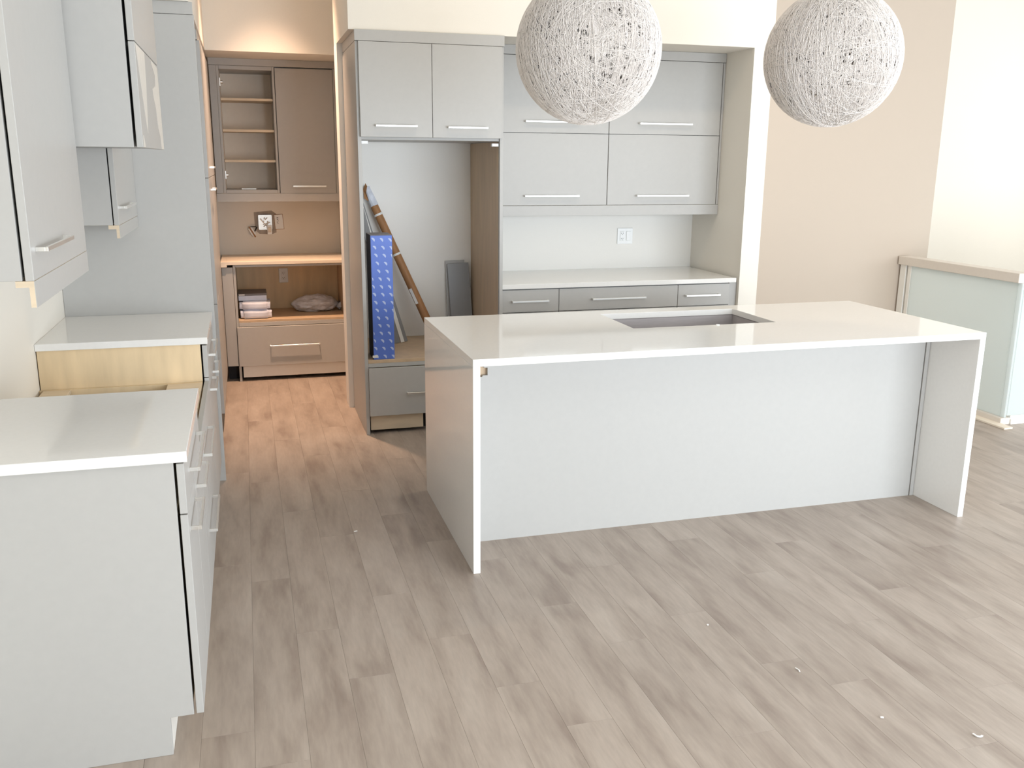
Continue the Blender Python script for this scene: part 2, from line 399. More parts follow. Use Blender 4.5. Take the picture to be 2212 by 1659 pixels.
# far unit
u = thing('base_cabinet', 'far grey base cabinet on the left with a bare maple side panel', 'cabinet', (-.55, 4.52, 0), 'left base cabinets')
G().prism([(XL+.004, .12), (CX, .12), (CX, .8845), (XL+.004, .8845)], 'y', 4.166, 4.182).build('side_panel', 'maple', u)
B(XL+.001, CX, 4.183, 4.876, .12, .8845).build('carcass', 'grey_dark', u, bevel=0)
B(-.308, -.292, 4.166, 4.876, .0, .118).build('toe_kick', 'white_trim', u)
front(u, 'drawer', 4.164, 4.877, .7345, .878, (4.31, 4.69), .805)
front(u, 'door', 4.164, 4.520, .122, .7305, (4.20, 4.45), .668)
front(u, 'door', 4.520, 4.877, .122, .7305, (4.57, 4.82), .668)
# left worktops
tag(B(XL+.001, -.190, 2.478, 3.205, .885, .915).build('worktop', 'quartz'), 'white quartz worktop nearest the camera on the left base cabinet', 'countertop')
tag(B(XL+.001, -.195, 4.155, 4.876, .885, .915).build('worktop', 'quartz'), 'short white worktop above the bare maple side, against the tall grey panel', 'countertop')

# ------------------------------------------------------------------ left run, wall units
def light_rail(parent, y0, y1, xf, zt, drop=.066):
    g = G().prism([(xf-.042, zt-.0005), (xf, zt-.0005), (xf, zt-drop), (xf-.012, zt-drop), (xf-.012, zt-.016), (xf-.042, zt-.016)], 'y', y0, y1)
    r = g.build('light_rail', 'raw_wood', parent, bevel=0)
    B(xf, xf+.0015, y0, y1, zt-drop, zt-.001).build('rail_face', 'grey', r, bevel=0)
u = thing('wall_cabinet', 'nearest grey wall cabinet at the upper left edge with a bar handle', 'cabinet', (-.7, 2.9, 1.379), 'left wall cabinets')
B(XL+.001, -.539, 2.490, 2.508, 1.379, 2.34).build('end_panel', 'grey', u)
B(XL+.001, -.541, 2.509, 3.30, 1.385, 2.34).build('carcass', 'grey_dark', u, bevel=0)
d = B(-.532, -.512, 2.489, 3.302, 1.379, 2.335).build('door', 'grey', u); handle(d, (-.512, 2.54, 1.452), (-.512, 2.92, 1.452), (1, 0, 0))
light_rail(u, 2.49, 3.302, -.513, 1.379)
u = thing('wall_cabinet', 'far small wall cabinet with handle, hanging below and behind the deep hood cabinet', 'cabinet', (-.7, 4.5, 1.403), 'left wall cabinets')
B(XL+.001, -.536, 4.170, 4.187, 1.403, 2.34).build('end_panel', 'grey', u)
B(XL+.001, -.538, 4.188, 4.877, 1.409, 2.34).build('carcass', 'grey_dark', u, bevel=0)
d = B(-.531, -.511, 4.169, 4.876, 1.403, 2.335).build('door', 'grey', u); handle(d, (-.511, 4.22, 1.474), (-.511, 4.60, 1.474), (1, 0, 0))
light_rail(u, 4.17, 4.876, -.512, 1.403, .054)
u = thing('hood_cabinet', 'deep grey range hood cabinet above the cooktop gap with pale film on its front', 'cabinet', (-.6, 3.73, 1.71))
B(XL+.001, -.340, 3.318, 3.336, 1.711, 2.395).build('end_panel', 'grey', u)
B(XL+.001, -.345, 3.337, 4.165, 1.715, 2.395).build('carcass', 'grey_dark', u, bevel=0)
d = B(-.331, -.311, 3.317, 4.166, 1.711, 2.040).build('door', 'grey', u)
B(-.331, -.311, 3.317, 4.166, 2.043, 2.395).build('upper_panel', 'grey', u)
# leftover protective film, two ragged patches
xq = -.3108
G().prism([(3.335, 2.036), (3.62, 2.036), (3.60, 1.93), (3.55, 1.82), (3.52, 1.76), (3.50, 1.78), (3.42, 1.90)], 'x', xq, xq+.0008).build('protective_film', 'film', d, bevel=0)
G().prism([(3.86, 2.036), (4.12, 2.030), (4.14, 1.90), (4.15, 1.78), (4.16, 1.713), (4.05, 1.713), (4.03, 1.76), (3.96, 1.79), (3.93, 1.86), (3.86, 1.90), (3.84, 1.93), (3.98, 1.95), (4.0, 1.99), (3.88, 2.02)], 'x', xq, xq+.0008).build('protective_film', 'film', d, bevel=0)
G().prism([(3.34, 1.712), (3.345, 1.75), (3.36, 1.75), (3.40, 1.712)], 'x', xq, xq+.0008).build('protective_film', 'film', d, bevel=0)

# ------------------------------------------------------------------ tall units on the left
u = thing('appliance_tower', 'tall flat grey gable panel and tower at the end of the left worktops', 'cabinet', (-.55, 5.35, 0))
B(XL+.001, -.184, 4.880, 4.902, 0, 2.341).build('gable', 'grey', u)
B(XL+.001, -.188, 4.880, 4.900, 2.343, 2.3995).build('filler', 'grey', u)
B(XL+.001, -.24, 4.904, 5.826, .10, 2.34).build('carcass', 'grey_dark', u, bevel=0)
B(XL+.001, -.228, 5.828, 5.846, 0, 2.34).build('gable', 'grey', u)
B(-.238, -.22, 4.904, 5.826, .10, .50).build('drawer', 'grey', u)
u = thing('tall_cabinet', 'tall grey pantry cabinet with stacked doors seen edge-on beside the pantry opening', 'cabinet', (-.55, 6.48, 0))
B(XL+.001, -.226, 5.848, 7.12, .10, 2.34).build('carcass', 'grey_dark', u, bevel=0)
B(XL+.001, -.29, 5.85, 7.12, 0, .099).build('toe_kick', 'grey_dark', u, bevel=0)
B(XL+.001, -.212, 5.848, 7.14, 2.342, 2.399).build('filler', 'grey', u)
for (ya, yb) in ((5.848, 6.482), (6.485, 7.118)):
    for (za, zb_, hz) in ((.112, .808, None), (.811, 1.564, 1.49), (1.567, 2.338, 1.625)):
        d = B(-.220, -.200, ya, yb, za, zb_).build('door', 'grey', u)
        if hz and ya < 6: handle(d, (-.200, 6.12, hz), (-.200, 6.36, hz), (1, 0, 0))

# ------------------------------------------------------------------ pantry nook
PY = 7.37
u = thing('wall_cabinet', 'open grey wall cabinet in the pantry with three shelves and no door', 'cabinet', (.03, 7.55, 1.42))
B(-.200, -.150, PY, PY+.018, 1.425, 2.345).build('filler', 'grey', u)
B(-.149, -.132, PY, 7.745, 1.425, 2.345).build('side_panel', 'grey', u)
B(-.1315, -.1305, PY+.06, 7.729, 1.451, 2.317).build('side_lining', 'melamine', u, bevel=0)
B(.246, .262, PY, 7.745, 1.425, 2.345).build('side_panel', 'grey', u)
B(-.131, .245, PY, 7.745, 2.318, 2.345).build('top_board', 'grey', u)
B(-.131, .245, PY, 7.745, 1.425, 1.450).build('bottom_board', 'grey', u)
B(-.131, .245, 7.730, 7.745, 1.451, 2.317).build('back_board', 'melamine', u, bevel=0)
for z in (1.654, 1.876, 2.101):
    B(-.130, .2445, PY+.03, 7.729, z, z+.018).build('shelf', 'raw_wood', u)
for z in (1.56, 2.23):
    G().box(-.1315, -.124, PY+.02, PY+.055, z-.03, z+.03).cyl((-.124, PY+.036, z), (-.108, PY+.036, z), .012, n=12).build('hinge', 'nickel', u, bevel=.001)
G().beam((-.02, PY+.10, 1.4545), (.09, PY+.10, 1.4545), (0, 1, 0), .012, .008).build('loose_handle', 'nickel', u, bevel=.0008)
u = thing('wall_cabinet', 'closed grey wall cabinet in the pantry with one plain door, right of the open shelves', 'cabinet', (.48, 7.55, 1.42))
B(.264, .70, PY+.024, 7.745, 1.425, 2.345).build('carcass', 'grey_dark', u, bevel=0)
d = B(.267, .690, PY, PY+.020, 1.424, 2.338).build('door', 'grey', u)
handle(d, (.362, PY, 1.478), (.612, PY, 1.478), (0, -1, 0))
B(.692, .738, PY+.001, PY+.019, 1.425, 2.345).build('filler', 'grey', u)
tag(B(-.203, .738, PY-.004, PY+.016, 2.3465, 2.396).build('crown_board', 'grey'), 'grey crown filler board above the pantry wall cabinets', 'trim')
tag(B(-.203, .738, PY-.002, PY+.016, 1.362, 1.4235).build('valance_board', 'grey'), 'grey valance board below the pantry wall cabinets', 'trim')
# base
BY = 7.19
u = thing('base_cabinet', 'grey pantry base cabinet with an open maple compartment over one wide drawer', 'cabinet', (.3, 7.45, 0))
B(-.118, -.100, BY+.004, 7.745, 0, .900).build('side_panel', 'grey', u)
B(.706, .724, BY+.004, 7.745, 0, .900).build('side_panel', 'tan_panel', u)
B(-.099, .705, BY+.004, 7.745, .462, .480).build('deck', 'tan_panel', u)
B(-.099, .705, BY+.002, BY+.02, .4305, .461).build('rail', 'grey', u)
B(-.099, .705, BY+.004, BY+.02, .884, .900).build('top_rail', 'grey', u)
B(-.099, .705, 7.730, 7.745, .481, .899).build('back_board', 'maple', u, bevel=0)
B(-.099, .705, BY+.03, 7.72, .13, .45).build('drawer_box', 'maple', u, bevel=0)
d = B(-.114, .705, BY-.018, BY+.001, .124, .4275).build('drawer', 'grey', u)
handle(d, (.122, BY-.018, .279), (.500, BY-.018, .279), (0, -1, 0))
B(-.088, .705, BY+.02, BY+.036, .028, .122).build('toe_kick', 'white_trim', u)
u = thing('narrow_cabinet', 'narrow grey filler cabinet left of the pantry drawer, open void beneath', 'cabinet', (-.16, 7.4, 0))
B(-.199, -.120, BY, BY+.018, .125, .884).build('front_panel', 'grey', u)
B(-.199, -.120, BY+.02, 7.744, .125, .884).build('carcass', 'grey_dark', u, bevel=0)
B(-.199, -.120, BY+.12, BY+.13, 0, .124).build('recess_shade_sheet', 'dark', u, bevel=0)  # near-black sheet, painted shade of the open void
G().box(-.160, .735, BY-.02, 7.748, .904, .928).box(-.203, -.160, BY-.02, 7.748, .888, .928).build('worktop', 'counter_ply')
tag(bpy.data.objects['worktop.002'], 'pale wooden worktop in the pantry under warm light', 'countertop')

# junction box and devices on the pantry wall
YW = 7.75
u = thing('junction_box', 'open metal junction box with loose wires in a rough patch of the pantry wall', 'electrical box', (.15, 7.75, 1.18))
patch = mat('bare_drywall_patch', lin(176, 166, 156), .85, nscale=22, namp=.16)
G().prism([(.062, 1.262), (.20, 1.275), (.236, 1.25), (.232, 1.10), (.19, 1.085), (.10, 1.09), (.066, 1.12)], 'y', YW-.0015, YW+.0005).build('wall_patch', patch, u, bevel=0)
G().box(.098, .196, YW-.010, YW-.002, 1.128, 1.238).build('box_back', 'nickel', u)
G().box(.096, .198, YW-.018, YW-.0105, 1.236, 1.242).box(.096, .198, YW-.018, YW-.0105, 1.124, 1.130).box(.094, .100, YW-.018, YW-.0105, 1.130, 1.236).box(.194, .200, YW-.018, YW-.0105, 1.130, 1.236).build('rim', 'nickel', u, bevel=0)
g = G()
rr = random.Random(3)
for k in range(9):
    a = Vector((rr.uniform(.11, .185), YW-.012, rr.uniform(1.145, 1.225))); b_ = Vector((rr.uniform(.11, .185), YW-.03, rr.uniform(1.145, 1.225)))
    g.cyl(a, b_, .004, n=6)
g.build('wires', 'white_plastic', u, bevel=0)
B(.160, .196, YW-.045, YW-.032, 1.088, 1.160).build('switch', 'white_plastic', u)
B(.166, .190, YW-.049, YW-.0455, 1.105, 1.145).build('toggle', 'primed', u)
u = thing('hanging_receptacle', 'small white switch dangling on its wire left of the junction box', 'switch', (.04, 7.74, 1.1))
G().beam((.025, YW-.02, 1.140), (.058, YW-.02, 1.080), (1, 0, .3), .034, .016).build('body', 'white_plastic', u)
G().beam((.018, YW-.03, 1.150), (.066, YW-.03, 1.066), (.8, 0, .5), .010, .004).build('strap', 'kraft', u)
G().cyl((.03, YW-.02, 1.148), (.075, YW-.02, 1.150), .004, n=6).cyl((.06, YW-.018, 1.11), (.08, YW-.016, 1.145), .005, n=6).build('wire', 'dark', u, bevel=0)
u = thing('paper_tag', 'pale rectangular outline plate with scribbles right of the junction box', 'wall plate', (.255, 7.748, 1.18))
G().prism([(.220, 1.240), (.284, 1.244), (.292, 1.128), (.226, 1.126)], 'y', YW-.006, YW-.0005).build('plate', 'white_plastic', u, bevel=.001)
G().prism([(.217, 1.243), (.287, 1.247), (.295, 1.125), (.223, 1.123)], 'y', YW-.0022, YW-.0002).build('edge', 'kraft', u, bevel=0)
g = G()
for (p, q) in (((.236, 1.215), (.250, 1.222)), ((.250, 1.222), (.246, 1.200)), ((.240, 1.205), (.252, 1.196)), ((.240, 1.180), (.250, 1.186)), ((.243, 1.17), (.251, 1.172))):
    g.beam((p[0], YW-.0065, p[1]), (q[0], YW-.0065, q[1]), (0, 0, 1) if abs(p[0]-q[0]) > .006 else (1, 0, 0), .003, .0008)
g.build('pen_marks', 'dark', u, bevel=0)

def receptacle(parent, x, y, z):
    """duplex receptacle face centred at x,z on plane y, facing -y"""
    f_ = G().box(x-.017, x+.017, y-.009, y-.0055, z-.034, z+.034).build('receptacle', 'white_plastic', parent, bevel=.002)
    for dz in (-.019, .019):
        g = G()
        g.box(x-.0075, x-.0050, y-.0094, y-.0088, z+dz-.002, z+dz+.006).box(x+.0050, x+.0075, y-.0094, y-.0088, z+dz-.002, z+dz+.006)
        g.cyl((x, y-.0088, z+dz-.008), (x, y-.0094, z+dz-.008), .0026, n=10)
        g.build('slots', 'dark', f_, bevel=0)
u = thing('wall_outlet', 'white duplex outlet inside the open maple compartment of the pantry', 'outlet', (.27, 7.73, .75))
B(.232, .305, 7.7235, 7.7295, .693, .811).build('cover_plate', 'white_plastic', u, bevel=.0025)
receptacle(u, .268, 7.7285, .752)
u = thing('wall_outlet', 'white double-width outlet plate on the bright backsplash of the hutch', 'outlet', (2.667, 6.28, 1.15))
B(2.606, 2.727, 6.2775, 6.2845, 1.091, 1.207).build('cover_plate', 'white_plastic', u, bevel=.0025)
receptacle(u, 2.643, 6.2825, 1.149)
B(2.675, 2.709, 6.2725, 6.2765, 1.115, 1.183).build('rocker_switch', 'white_plastic', u, bevel=.002)

# things in the open pantry compartment
def slab(x0, x1, y0, y1, z0, z1, name, material, rotz=0, bevel=.008, wob=0):
    g = B(x0, x1, y0, y1, z0, z1)
    c = Vector(((x0+x1)/2, (y0+y1)/2, 0)); R_ = Matrix.Rotation(rotz, 3, 'Z')
    g.v = [tuple(R_@(Vector(p)-c)+c) for p in g.v]
    o = g.build(name, material, bevel=bevel)
    return o
def bundle(x0, x1, y0, y1, z0, z1, rotz, seed):
    bm = bmesh.new(); bmesh.ops.create_cube(bm, size=1)
    bmesh.ops.bevel(bm, geom=bm.edges[:], offset=.12, segments=3, affect='EDGES')
    bmesh.ops.subdivide_edges(bm, edges=bm.edges[:], cuts=2, use_grid_fill=True)
    for v in bm.verts:
        n = mnoise.noise(v.co*3.1+Vector((seed, 0, 0)))
        v.co = Vector((v.co.x*(x1-x0), v.co.y*(y1-y0), v.co.z*(z1-z0)))
        if v.co.z > -(z1-z0)*.45: v.co += v.co.normalized()*n*.006
    R_ = Matrix.Rotation(rotz, 3, 'Z')
    for v in bm.verts: v.co = R_@v.co
    zmin = min(v.co.z for v in bm.verts)
    for v in bm.verts: v.co.z -= zmin
    me = bpy.data.meshes.new('paper_bundle'); bm.to_mesh(me); bm.free()
    for p in me.polygons: p.use_smooth = True
    me.materials.append(M['cloth_white'])
    o = bpy.data.objects.new('paper_bundle', me); COL.objects.link(o); o.location = ((x0+x1)/2, (y0+y1)/2, z0)
    return o
tag(bundle(-.085, .145, 7.225, 7.46, .4805, .547, .03, 1.), 'lowest white wrapped bundle of the stack in the pantry compartment', 'bundle', 'white bundles in the pantry')
tag(bundle(-.087, .142, 7.235, 7.47, .548, .612, -.02, 5.), 'upper white wrapped bundle, resting on the lowest bundle in the pantry', 'bundle', 'white bundles in the pantry')
u = thing('flat_box', 'flat white box with dark lid on top of the white bundles in the pantry', 'box', (.02, 7.40, .613))
B(-.092, .118, 7.30, 7.56, .6135, .652).build('body', 'cloth_white', u, bevel=.002)
B(-.094, .120, 7.298, 7.562, .6525, .668).build('lid', 'grey_card', u, bevel=.002)
B(-.088, -.045, 7.2965, 7.2975, .655, .665).build('label', 'tape', u, bevel=0)
# plastic bag
bm = bmesh.new(); bmesh.ops.create_icosphere(bm, subdivisions=5, radius=1)
for v in bm.verts:
    c = v.co.copy()
    n = mnoise.noise(c*2.3+Vector((4, 1, 2)))*.22+mnoise.noise(c*6.1)*.10+mnoise.noise(c*15)*.05
    ex = abs(c.x)**6
    v.co = Vector((c.x*.19*(1+.06*n), c.y*.115*(1+n), max(-.055, c.z*.072*(1+n)*(1-.35*ex))))
me = bpy.data.meshes.new('plastic_bag'); bm.to_mesh(me); bm.free()
for p in me.polygons: p.use_smooth = True
me.materials.append(M['bag'])
u = thing('plastic_bag', 'crumpled clear plastic bag of white padding lying in the pantry compartment', 'bag', (.50, 7.56, .4805))
o = bpy.data.objects.new('bag_body', me); COL.objects.link(o); o.parent = u; o.location = (0, 0, .0555)
g = G()
for k in range(7):
    a = -.25+k*.5/6
    g.add([(.675, 7.53+a*.05, .53), (.735-.02*abs(a), 7.50+a*.2, .515+.05*math.sin(k*2.1)), (.725, 7.51+a*.2+.02, .50+.04*math.cos(k*1.7)), (.67, 7.54+a*.06, .505)], [(0, 1, 2, 3)])
g.v = [(min(p[0], .702), p[1], max(p[2], .483)) for p in g.v]
g.build('loose_end', 'bag', u, bevel=0)

# ------------------------------------------------------------------ fridge cabinet
FY = 5.54
u = thing('fridge_cabinet', 'tall grey fridge surround with an empty niche, two upper doors and a bottom drawer', 'cabinet', (1.09, 5.9, 0))
B(.650, .672, FY-.012, 6.218, 0, 2.334).build('side_panel', 'grey', u)
B(1.507, 1.529, FY-.012, 6.283, 0, 2.334).build('side_panel', 'grey', u)
B(1.504, 1.5065, FY+.02, 6.283, .50, 1.79).build('side_lining', 'tan_panel', u, bevel=0)
B(.648, 1.531, FY-.022, FY+.0, 2.3355, 2.3965).build('crown', 'grey', u)
B(.650, .664, FY+.002, 6.21, 2.3355, 2.3965).build('crown_return', 'grey', u)
B(.673, 1.506, FY, 6.283, 1.793, 2.334).build('upper_box', 'grey', u, bevel=0)
d = B(.6665, 1.0885, FY-.034, FY-.013, 1.808, 2.332).build('door', 'grey', u); handle(d, (.752, FY-.034, 1.871), (.995, FY-.034, 1.871), (0, -1, 0))
d = B(1.0915, 1.513, FY-.034, FY-.013, 1.808, 2.332).build('door', 'grey', u); handle(d, (1.179, FY-.034, 1.868), (1.422, FY-.034, 1.868), (0, -1, 0))
B(.673, 1.506, FY-.006, 6.283, .455, .475).build('deck', 'tan_panel', u)
B(.673, 1.506, FY-.008, FY+.01, .430, .4545).build('rail', 'grey', u)
B(.673, 1.506, FY+.012, 6.25, .125, .45).build('drawer_box', 'tan_panel', u, bevel=0)
d = B(.673, 1.505, FY-.028, FY-.009, .122, .427).build('drawer', 'grey', u); handle(d, (.905, FY-.028, .262), (1.285, FY-.028, .262), (0, -1, 0))
B(.680, 1.013, FY+.01, FY+.028, .022, .118).build('toe_kick', 'raw_wood', u)
B(.690, 1.50, FY+.10, FY+.11, 0, .12).build('recess_shade_sheet', 'dark', u, bevel=0)  # dark sheet stands in for the shade beneath the drawer
B(.6725, .712, FY+.002, FY+.03, 1.768, 1.786).build('bumper', 'white_plastic', u)
B(1.462, 1.5038, FY+.002, FY+.03, 1.762, 1.780).build('bumper', 'white_plastic', u)

# blue box on the deck
u = thing('tall_carton', 'tall blue printed carton standing in the left of the fridge niche', 'box', (.78, 5.64, .4755))
bx0, bx1, by0, by1, bz0, bz1 = .709, .840, 5.548, 5.745, .4755, 1.236
B(bx0+.001, bx1, by0, by1, bz0, bz1).build('carton', 'blue_card', u, bevel=.0015)
B(bx0-.0005, bx0+.0008, by0+.002, by1, bz0, bz1).build('dark_side', 'blue_dark', u, bevel=0)
B(bx0, bx1, by0+.002, by1, bz1+.0002, bz1+.004).build('top_flap', 'grey_card', u, bevel=.001)
for r in range(16):
    for c in range(-2, 5):
        px = bx0+.018+c*.0505-.0035+((r*.0070) % .0505); pz = bz1-.025-r*.0478-c*.0022
        ring = [(math.cos(t)*.0140, math.sin(t)*.0120) for t in [math.pi*k/8 for k in range(9)]]
        a = math.radians(-50)
        pts = [(px+q[0]*math.cos(a)-q[1]*math.sin(a), pz+q[0]*math.sin(a)+q[1]*math.cos(a)) for q in ring]
        lo, hi = bx0+.003, bx1-.002
        if min(p[0] for p in pts) < lo or max(p[0] for p in pts) > hi:   # motifs cut by the box edge
            pts = [(min(max(p[0], lo), hi), p[1]) for p in pts]
        pts = [p for n_, p in enumerate(pts) if n_ == 0 or (abs(p[0]-pts[n_-1][0])+abs(p[1]-pts[n_-1][1])) > 1e-5]
        if max(p[0] for p in pts)-min(p[0] for p in pts) > .006 and len(pts) > 3:
            G().prism(pts, 'y', by0-.0004, by0+.0001).build('printed_motif', 'print', u, bevel=0)
B(bx0-.006, bx0+.026, by0-.0010, by0-.0004, bz0+.012, bz0+.027).build('paper_label', 'tape', u, bevel=0)

# leaning strips and cardboard tube in the niche
def lean(name, material, b, t, w, th, label, cat, group=None):
    o = G().beam(b, t, (1, 0, 0), w, th).build(name, material, bevel=.001)
    tag(o, label, cat, group); return o
lean('trim_strip', 'strip_grey', (.932, 6.04, .4765), (.705, 6.20, 1.47), .046, .014, 'wide grey trim board leaning in the niche behind the blue carton, left of the white strip', 'board', 'strips leaning in the fridge niche')
lean('trim_strip', 'white_trim', (.974, 6.06, .4765), (.722, 6.225, 1.455), .024, .014, 'white trim strip leaning between grey strips in the fridge niche', 'board', 'strips leaning in the fridge niche')
lean('trim_strip', 'strip_grey', (1.002, 6.085, .4765), (.748, 6.25, 1.40), .022, .012, 'thin grey strip leaning in the niche, right of the white strip', 'board', 'strips leaning in the fridge niche')
u = thing('cardboard_tube', 'long brown cardboard tube leaning diagonally across the back of the fridge niche', 'tube', (1.19, 6.12, .48))
p0 = Vector((1.196, 6.06, .504)); p1 = Vector((.812, 6.235, 1.42)); dr = (p1-p0)
G().cyl(p0, p0+dr*.955, .029, .027, n=24).build('tube', 'kraft', u, bevel=0, smooth=False)
for t in (.60, .885):
    G().cyl(p0+dr*t, p0+dr*(t+.014), .0298, .0298, n=24).build('tape_band', 'tape', u, bevel=0)
g = G().cyl(p0+dr*.955, p1+dr*.085, .0275, .021, n=14)
g.v = [tuple(Vector(p)+Vector((mnoise.noise(Vector(p)*60), 0, mnoise.noise(Vector(p)*70+Vector((3, 3, 3)))))*.008) for p in g.v]
g.build('plastic_end', 'bag', u, bevel=0)
q = p1+dr*.02
G().add([q+Vector((-.045, 0, .05)), q+Vector((-.030, -.01, .09)), q+Vector((-.020, -.02, .07)), q+Vector((-.028, -.02, .03)), q+Vector((-.012, -.02, -.03)), q+Vector((-.040, -.01, -.01))], [(0, 1, 2, 3), (0, 3, 4, 5)]).build('torn_paper', 'kraft', u, bevel=0)
pl = p0+dr*.30+Vector((-.02, -.028, 0))
G().beam(pl-dr*.05, pl+dr*.06, (1, -.6, 0), .020, .0012).build('paper_label', 'tape', u, bevel=0)
tag(G().beam((1.396, 6.235, .4765), (1.385, 6.272, 1.000), (1, 0, 0), .136, .014).build('filler_board', 'grey', bevel=.001), 'taller grey board leaning at the back right of the fridge niche, mostly hidden', 'board', 'grey boards in the fridge niche')
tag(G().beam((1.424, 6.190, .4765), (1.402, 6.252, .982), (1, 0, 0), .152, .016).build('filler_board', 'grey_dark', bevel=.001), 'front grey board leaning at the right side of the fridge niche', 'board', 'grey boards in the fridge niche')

# ------------------------------------------------------------------ hutch
HY = 5.905
for side, xa, xb in (('left', 1.5305, 2.365), ('right', 2.3665, 3.205)):
    u = thing('wall_cabinet', '%s half of the hutch wall cabinets with two lift-up doors, above the white backsplash' % side, 'cabinet', ((xa+xb)/2, 6.1, 1.39), 'hutch wall cabinets')
    B(xa, xb, HY+.024, 6.283, 1.392, 2.336).build('carcass', 'grey_dark', u, bevel=0)
    xe = xb if side == 'left' else 3.187
    hx = (1.777, 2.157) if side == 'left' else (2.578, 2.965)
    for (za, zb_, hz) in ((1.392, 1.856, 1.453), (1.859, 2.336, 1.929)):
        d = B(xa+.001, xe-.002, HY, HY+.020, za, zb_).build('door', 'grey', u)
        handle(d, (hx[0], HY, hz), (hx[1], HY, hz), (0, -1, 0))
    if side == 'right': B(3.190, 3.2055, HY+.002, HY+.022, 1.392, 2.336).build('filler', 'grey', u)
tag(B(1.5305, 3.2055, HY-.003, HY+.018, 2.3385, 2.396).build('crown_board', 'grey'), 'grey crown filler board above the hutch wall cabinets', 'trim')
tag(B(1.5305, 3.2055, HY-.003, HY+.018, 1.322, 1.3895).build('valance_board', 'grey'), 'grey valance board below the hutch wall cabinets', 'trim')
for nm, xa, xb, hx in (('left', 1.5305, 1.9165, (1.597, 1.842)), ('middle wide', 1.9165, 2.7595, (2.142, 2.519)), ('right', 2.7595, 3.1465, (2.812, 3.065))):
    u = thing('base_cabinet', '%s base cabinet of the hutch, grey drawer below the white worktop' % nm, 'cabinet', ((xa+xb)/2, 5.9, 0), 'hutch base cabinets')
    B(xa+.0008, xb-.0008, 5.584, 6.283, .10, .8845).build('carcass', 'grey_dark', u, bevel=0)
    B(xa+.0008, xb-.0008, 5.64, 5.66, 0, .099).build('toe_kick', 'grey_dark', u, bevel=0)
    d = B(xa+.0018, xb-.0018, 5.560, 5.580, .7345, .878).build('drawer', 'grey', u)
    handle(d, (hx[0], 5.560, .806), (hx[1], 5.560, .806), (0, -1, 0))
    n = 2 if nm.startswith('middle') else 1
    for i in range(n):
        w = (xb-xa)/n
        d = B(xa+i*w+.0018, xa+(i+1)*w-.0018, 5.560, 5.580, .105, .7305).build('door', 'grey', u)
        handle(d, (xa+(i+.5)*w-.12, 5.560, .66), (xa+(i+.5)*w+.12, 5.560, .66), (0, -1, 0))
B(3.150, 3.2055, 5.575, 5.593, .0, .8845).build('filler', 'grey', u)
tag(B(1.5305, 3.188, 5.552, 6.283, .885, .915).build('worktop', 'quartz'), 'white quartz worktop on the hutch below the backsplash', 'countertop')

# ------------------------------------------------------------------ string globe pendants
def string_mesh(seed, Rr, n, closed_ratio):
    rng = np.random.default_rng(seed)
    V = []; F = []; base = 0
    for i in range(n):
        if rng.random() < closed_ratio:
            tilt = rng.normal(0, .13)            # near-meridian windings that meet at the poles
            az = rng.uniform(0, 2*np.pi)
            nrm = np.array([np.cos(az)*np.cos(tilt), np.sin(az)*np.cos(tilt), np.sin(tilt)])
        else:
            nrm = rng.normal(size=3); nrm /= np.linalg.norm(nrm)
        a = np.cross(nrm, [0, 0, 1.0]); a /= np.linalg.norm(a); b = np.cross(nrm, a)
        seg = 56
        t = np.linspace(0, 2*np.pi, seg, endpoint=False)+rng.uniform(0, 6)
        off = rng.normal(0, .05); wob = .01*np.sin(t*3+rng.uniform(0, 6))
        P_ = np.outer(np.cos(t), a)+np.outer(np.sin(t), b)+np.outer(off+wob, nrm)
        P_ /= np.linalg.norm(P_, axis=1)[:, None]
        out = P_.copy(); side = np.cross(P_, np.roll(P_, -1, 0)-P_); side /= np.linalg.norm(side, axis=1)[:, None]
        rr_ = Rr+rng.uniform(.0005, .004); w = rng.uniform(.0006, .0012)
        p = P_*rr_
        ring = np.stack([p+side*w, p+out*w*1.2, p-side*w], 1).reshape(-1, 3)
        V.append(ring)
        idx = np.arange(seg); nx = (idx+1) % seg
        for k in (0, 1):
            F.append(np.stack([base+idx*3+k, base+nx*3+k, base+nx*3+k+1, base+idx*3+k+1], 1))
        base += seg*3
    V = np.concatenate(V); F = np.concatenate(F)
    me = bpy.data.meshes.new('string_weave')
    me.from_pydata(V.tolist(), [], F.tolist())
    return me
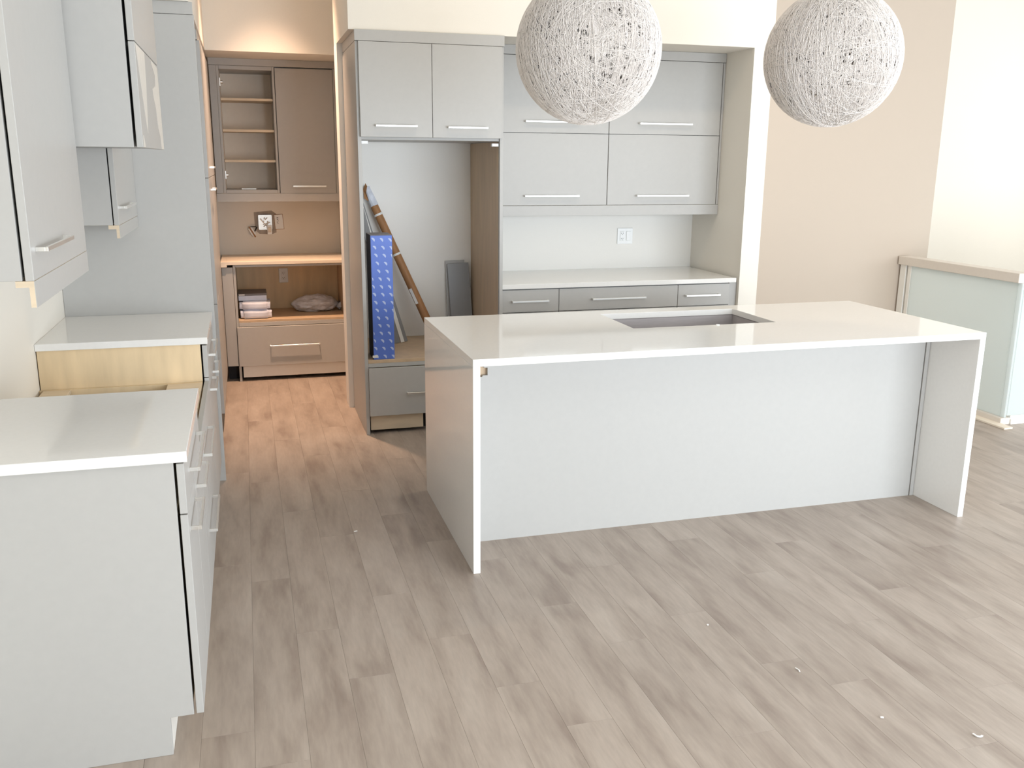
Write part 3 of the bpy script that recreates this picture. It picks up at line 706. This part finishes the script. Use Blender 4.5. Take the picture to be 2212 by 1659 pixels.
def pendant(center, Rr, seed, label, tilt):
    cx, cy, cz = center
    u = thing('globe_pendant', label, 'pendant lamp', (cx, cy, cz), 'string globe pendants over the island')
    bm = bmesh.new(); bmesh.ops.create_icosphere(bm, subdivisions=6, radius=Rr)
    me = bpy.data.meshes.new('shade'); bm.to_mesh(me); bm.free()
    for p in me.polygons: p.use_smooth = True
    me.materials.append(M['skin'])
    sh = bpy.data.objects.new('shade', me); COL.objects.link(sh); sh.parent = u; sh.rotation_euler = (tilt, .06, seed*1.3); sh['_w'] = [cx, cy, cz]
    ms = string_mesh(seed, Rr, 540, .58); ms.materials.append(M['string'])
    st = bpy.data.objects.new('string_weave', ms); COL.objects.link(st); st.parent = sh; st['kind'] = 'stuff'
    G().cyl((cx, cy, cz+Rr-.02), (cx, cy, CZ-.03), .004, n=10).build('cord', 'white_plastic', u, bevel=0)
    G().cyl((cx, cy, CZ-.03), (cx, cy, CZ-.0005), .06, n=28).build('ceiling_rose', 'white_plastic', u, bevel=.003)
    G().cyl((cx, cy, cz+.06), (cx, cy, cz+Rr-.02), .018, n=14).build('socket', 'white_plastic', u, bevel=.001)
    bm = bmesh.new(); bmesh.ops.create_uvsphere(bm, u_segments=18, v_segments=12, radius=.04)
    me = bpy.data.meshes.new('bulb'); bm.to_mesh(me); bm.free()
    for p in me.polygons: p.use_smooth = True
    me.materials.append(M['white_plastic'])
    b = bpy.data.objects.new('bulb', me); COL.objects.link(b); b.parent = u; b.location = (0, 0, .025)
pendant((1.474, 3.95, 2.150), .312, 11, 'white string globe pendant over the left part of the island', .05)
pendant((2.697, 3.95, 2.158), .309, 23, 'white string globe pendant over the right part of the island', .12)

# ------------------------------------------------------------------ ceiling lights (real lamps of the room)
def downlight(x, y, power, color, lens, label, size=140, blend=.7):
    u = thing('ceiling_downlight', label, 'ceiling light', (x, y, CZ), group='ceiling downlights')
    G().cyl((x, y, CZ-.012), (x, y, CZ-.0005), .085, n=28).build('trim_ring', 'white_plastic', u, bevel=.002)
    G().cyl((x, y, CZ-.0145), (x, y, CZ-.0125), .062, n=24).build('lens', lens, u, bevel=0)
    l = bpy.data.lights.new('downlight', 'SPOT'); l.energy = power; l.color = color; l.spot_size = math.radians(size); l.spot_blend = blend; l.shadow_soft_size = .06
    o = bpy.data.objects.new('downlight', l); COL.objects.link(o); o.location = (x, y, CZ-.03)
downlight(.22, 6.42, 440, (1.0, .65, .44), 'lamp', 'warm ceiling downlight in front of the pantry', 64, 1.0)
downlight(1.3, 4.6, 24, (1.0, .80, .56), 'lamp_white', 'ceiling downlight between left pendant and the fridge surround')
downlight(3.0, 4.6, 24, (1.0, .80, .56), 'lamp_white', 'ceiling downlight between right pendant and the hutch')

# ------------------------------------------------------------------ stair railing
GX = 4.758
u = thing('glass_railing', 'frosted glass stair railing with a cream handrail at the right edge', 'railing', (GX, 5.2, 0))
B(GX-.025, GX+.085, 4.715, 5.868, .940, 1.002).build('handrail', 'cream_shade_trim', u, bevel=.003)
B(GX+.0855, 6.8, 4.672, 4.75, .940, 1.002).build('handrail', 'cream_shade_trim', u, bevel=.003)
B(GX, GX+.012, 4.742, 5.74, .046, .9398).build('glass_panel', 'frosted', u, bevel=.001)
B(GX+.02, 6.8, 4.704, 4.716, .060, .9398).build('glass_panel', 'frosted', u, bevel=.001)
B(GX-.002, GX+.014, 4.704, 4.738, .046, .9398).build('corner_glass', 'frosted', u, bevel=.001)
B(GX-.002, GX+.075, 5.745, 5.78, 0, .9398).build('channel', 'white_trim', u, bevel=.001)
B(GX-.005, GX+.10, 5.80, 5.862, .0, .9398).build('wall_post', 'white_trim', u)
B(GX-.030, GX+.045, 4.700, 5.862, 0, .045).build('bottom_rail', 'cream_shade_trim', u, bevel=.002)  # white rail coloured cream, its shade put into the colour
G().box(GX+.046, 6.8, 4.700, 4.732, 0, .059).box(GX+.046, 6.8, 4.690, 4.6995, 0, .035).build('bottom_rail', 'white_trim', u, bevel=.002)
tag(G().beam((4.700, 4.60, .0065), (4.690, 5.40, .0065), (1, 0, 0), .068, .012).build('loose_trim', 'primed', bevel=.001), 'loose pale wooden trim board lying on the floor along the glass railing', 'board')

# ------------------------------------------------------------------ crumbs left on the floor
chip = mat('white_plaster_chip', lin(244, 240, 234), .8, nscale=60, namp=.05)
def crumb(pts, w, label, cat='scrap'):
    g = G()
    for p, q in zip(pts[:-1], pts[1:]): g.beam((p[0], p[1], .0022+w*.3), (q[0], q[1], .0022+w*.3), (0, 0, 1), w*.6, w)
    tag(g.build('plaster_scrap', chip, bevel=.0004), label, cat, 'scraps on the floor')
crumb([(2.022, 1.952), (2.024, 1.938), (2.033, 1.932), (2.043, 1.936)], .0055, 'curled white scrap on the floor near the lower right corner')
crumb([(1.561, 2.767), (1.567, 2.769)], .006, 'small white crumb alone on the floor in front of the island, below its middle')
crumb([(1.712, 2.42), (1.716, 2.405), (1.713, 2.395)], .004, 'thin white sliver on the open floor right of centre')
crumb([(.396, 3.996), (.412, 3.998)], .005, 'small white fleck on the floor left of the island end')
crumb([(1.806, 2.098), (1.815, 2.094)], .006, 'white chip beside a dark streak on the floor at the lower right')
for o in bpy.data.objects:
    if '_w' in o: del o['_w']
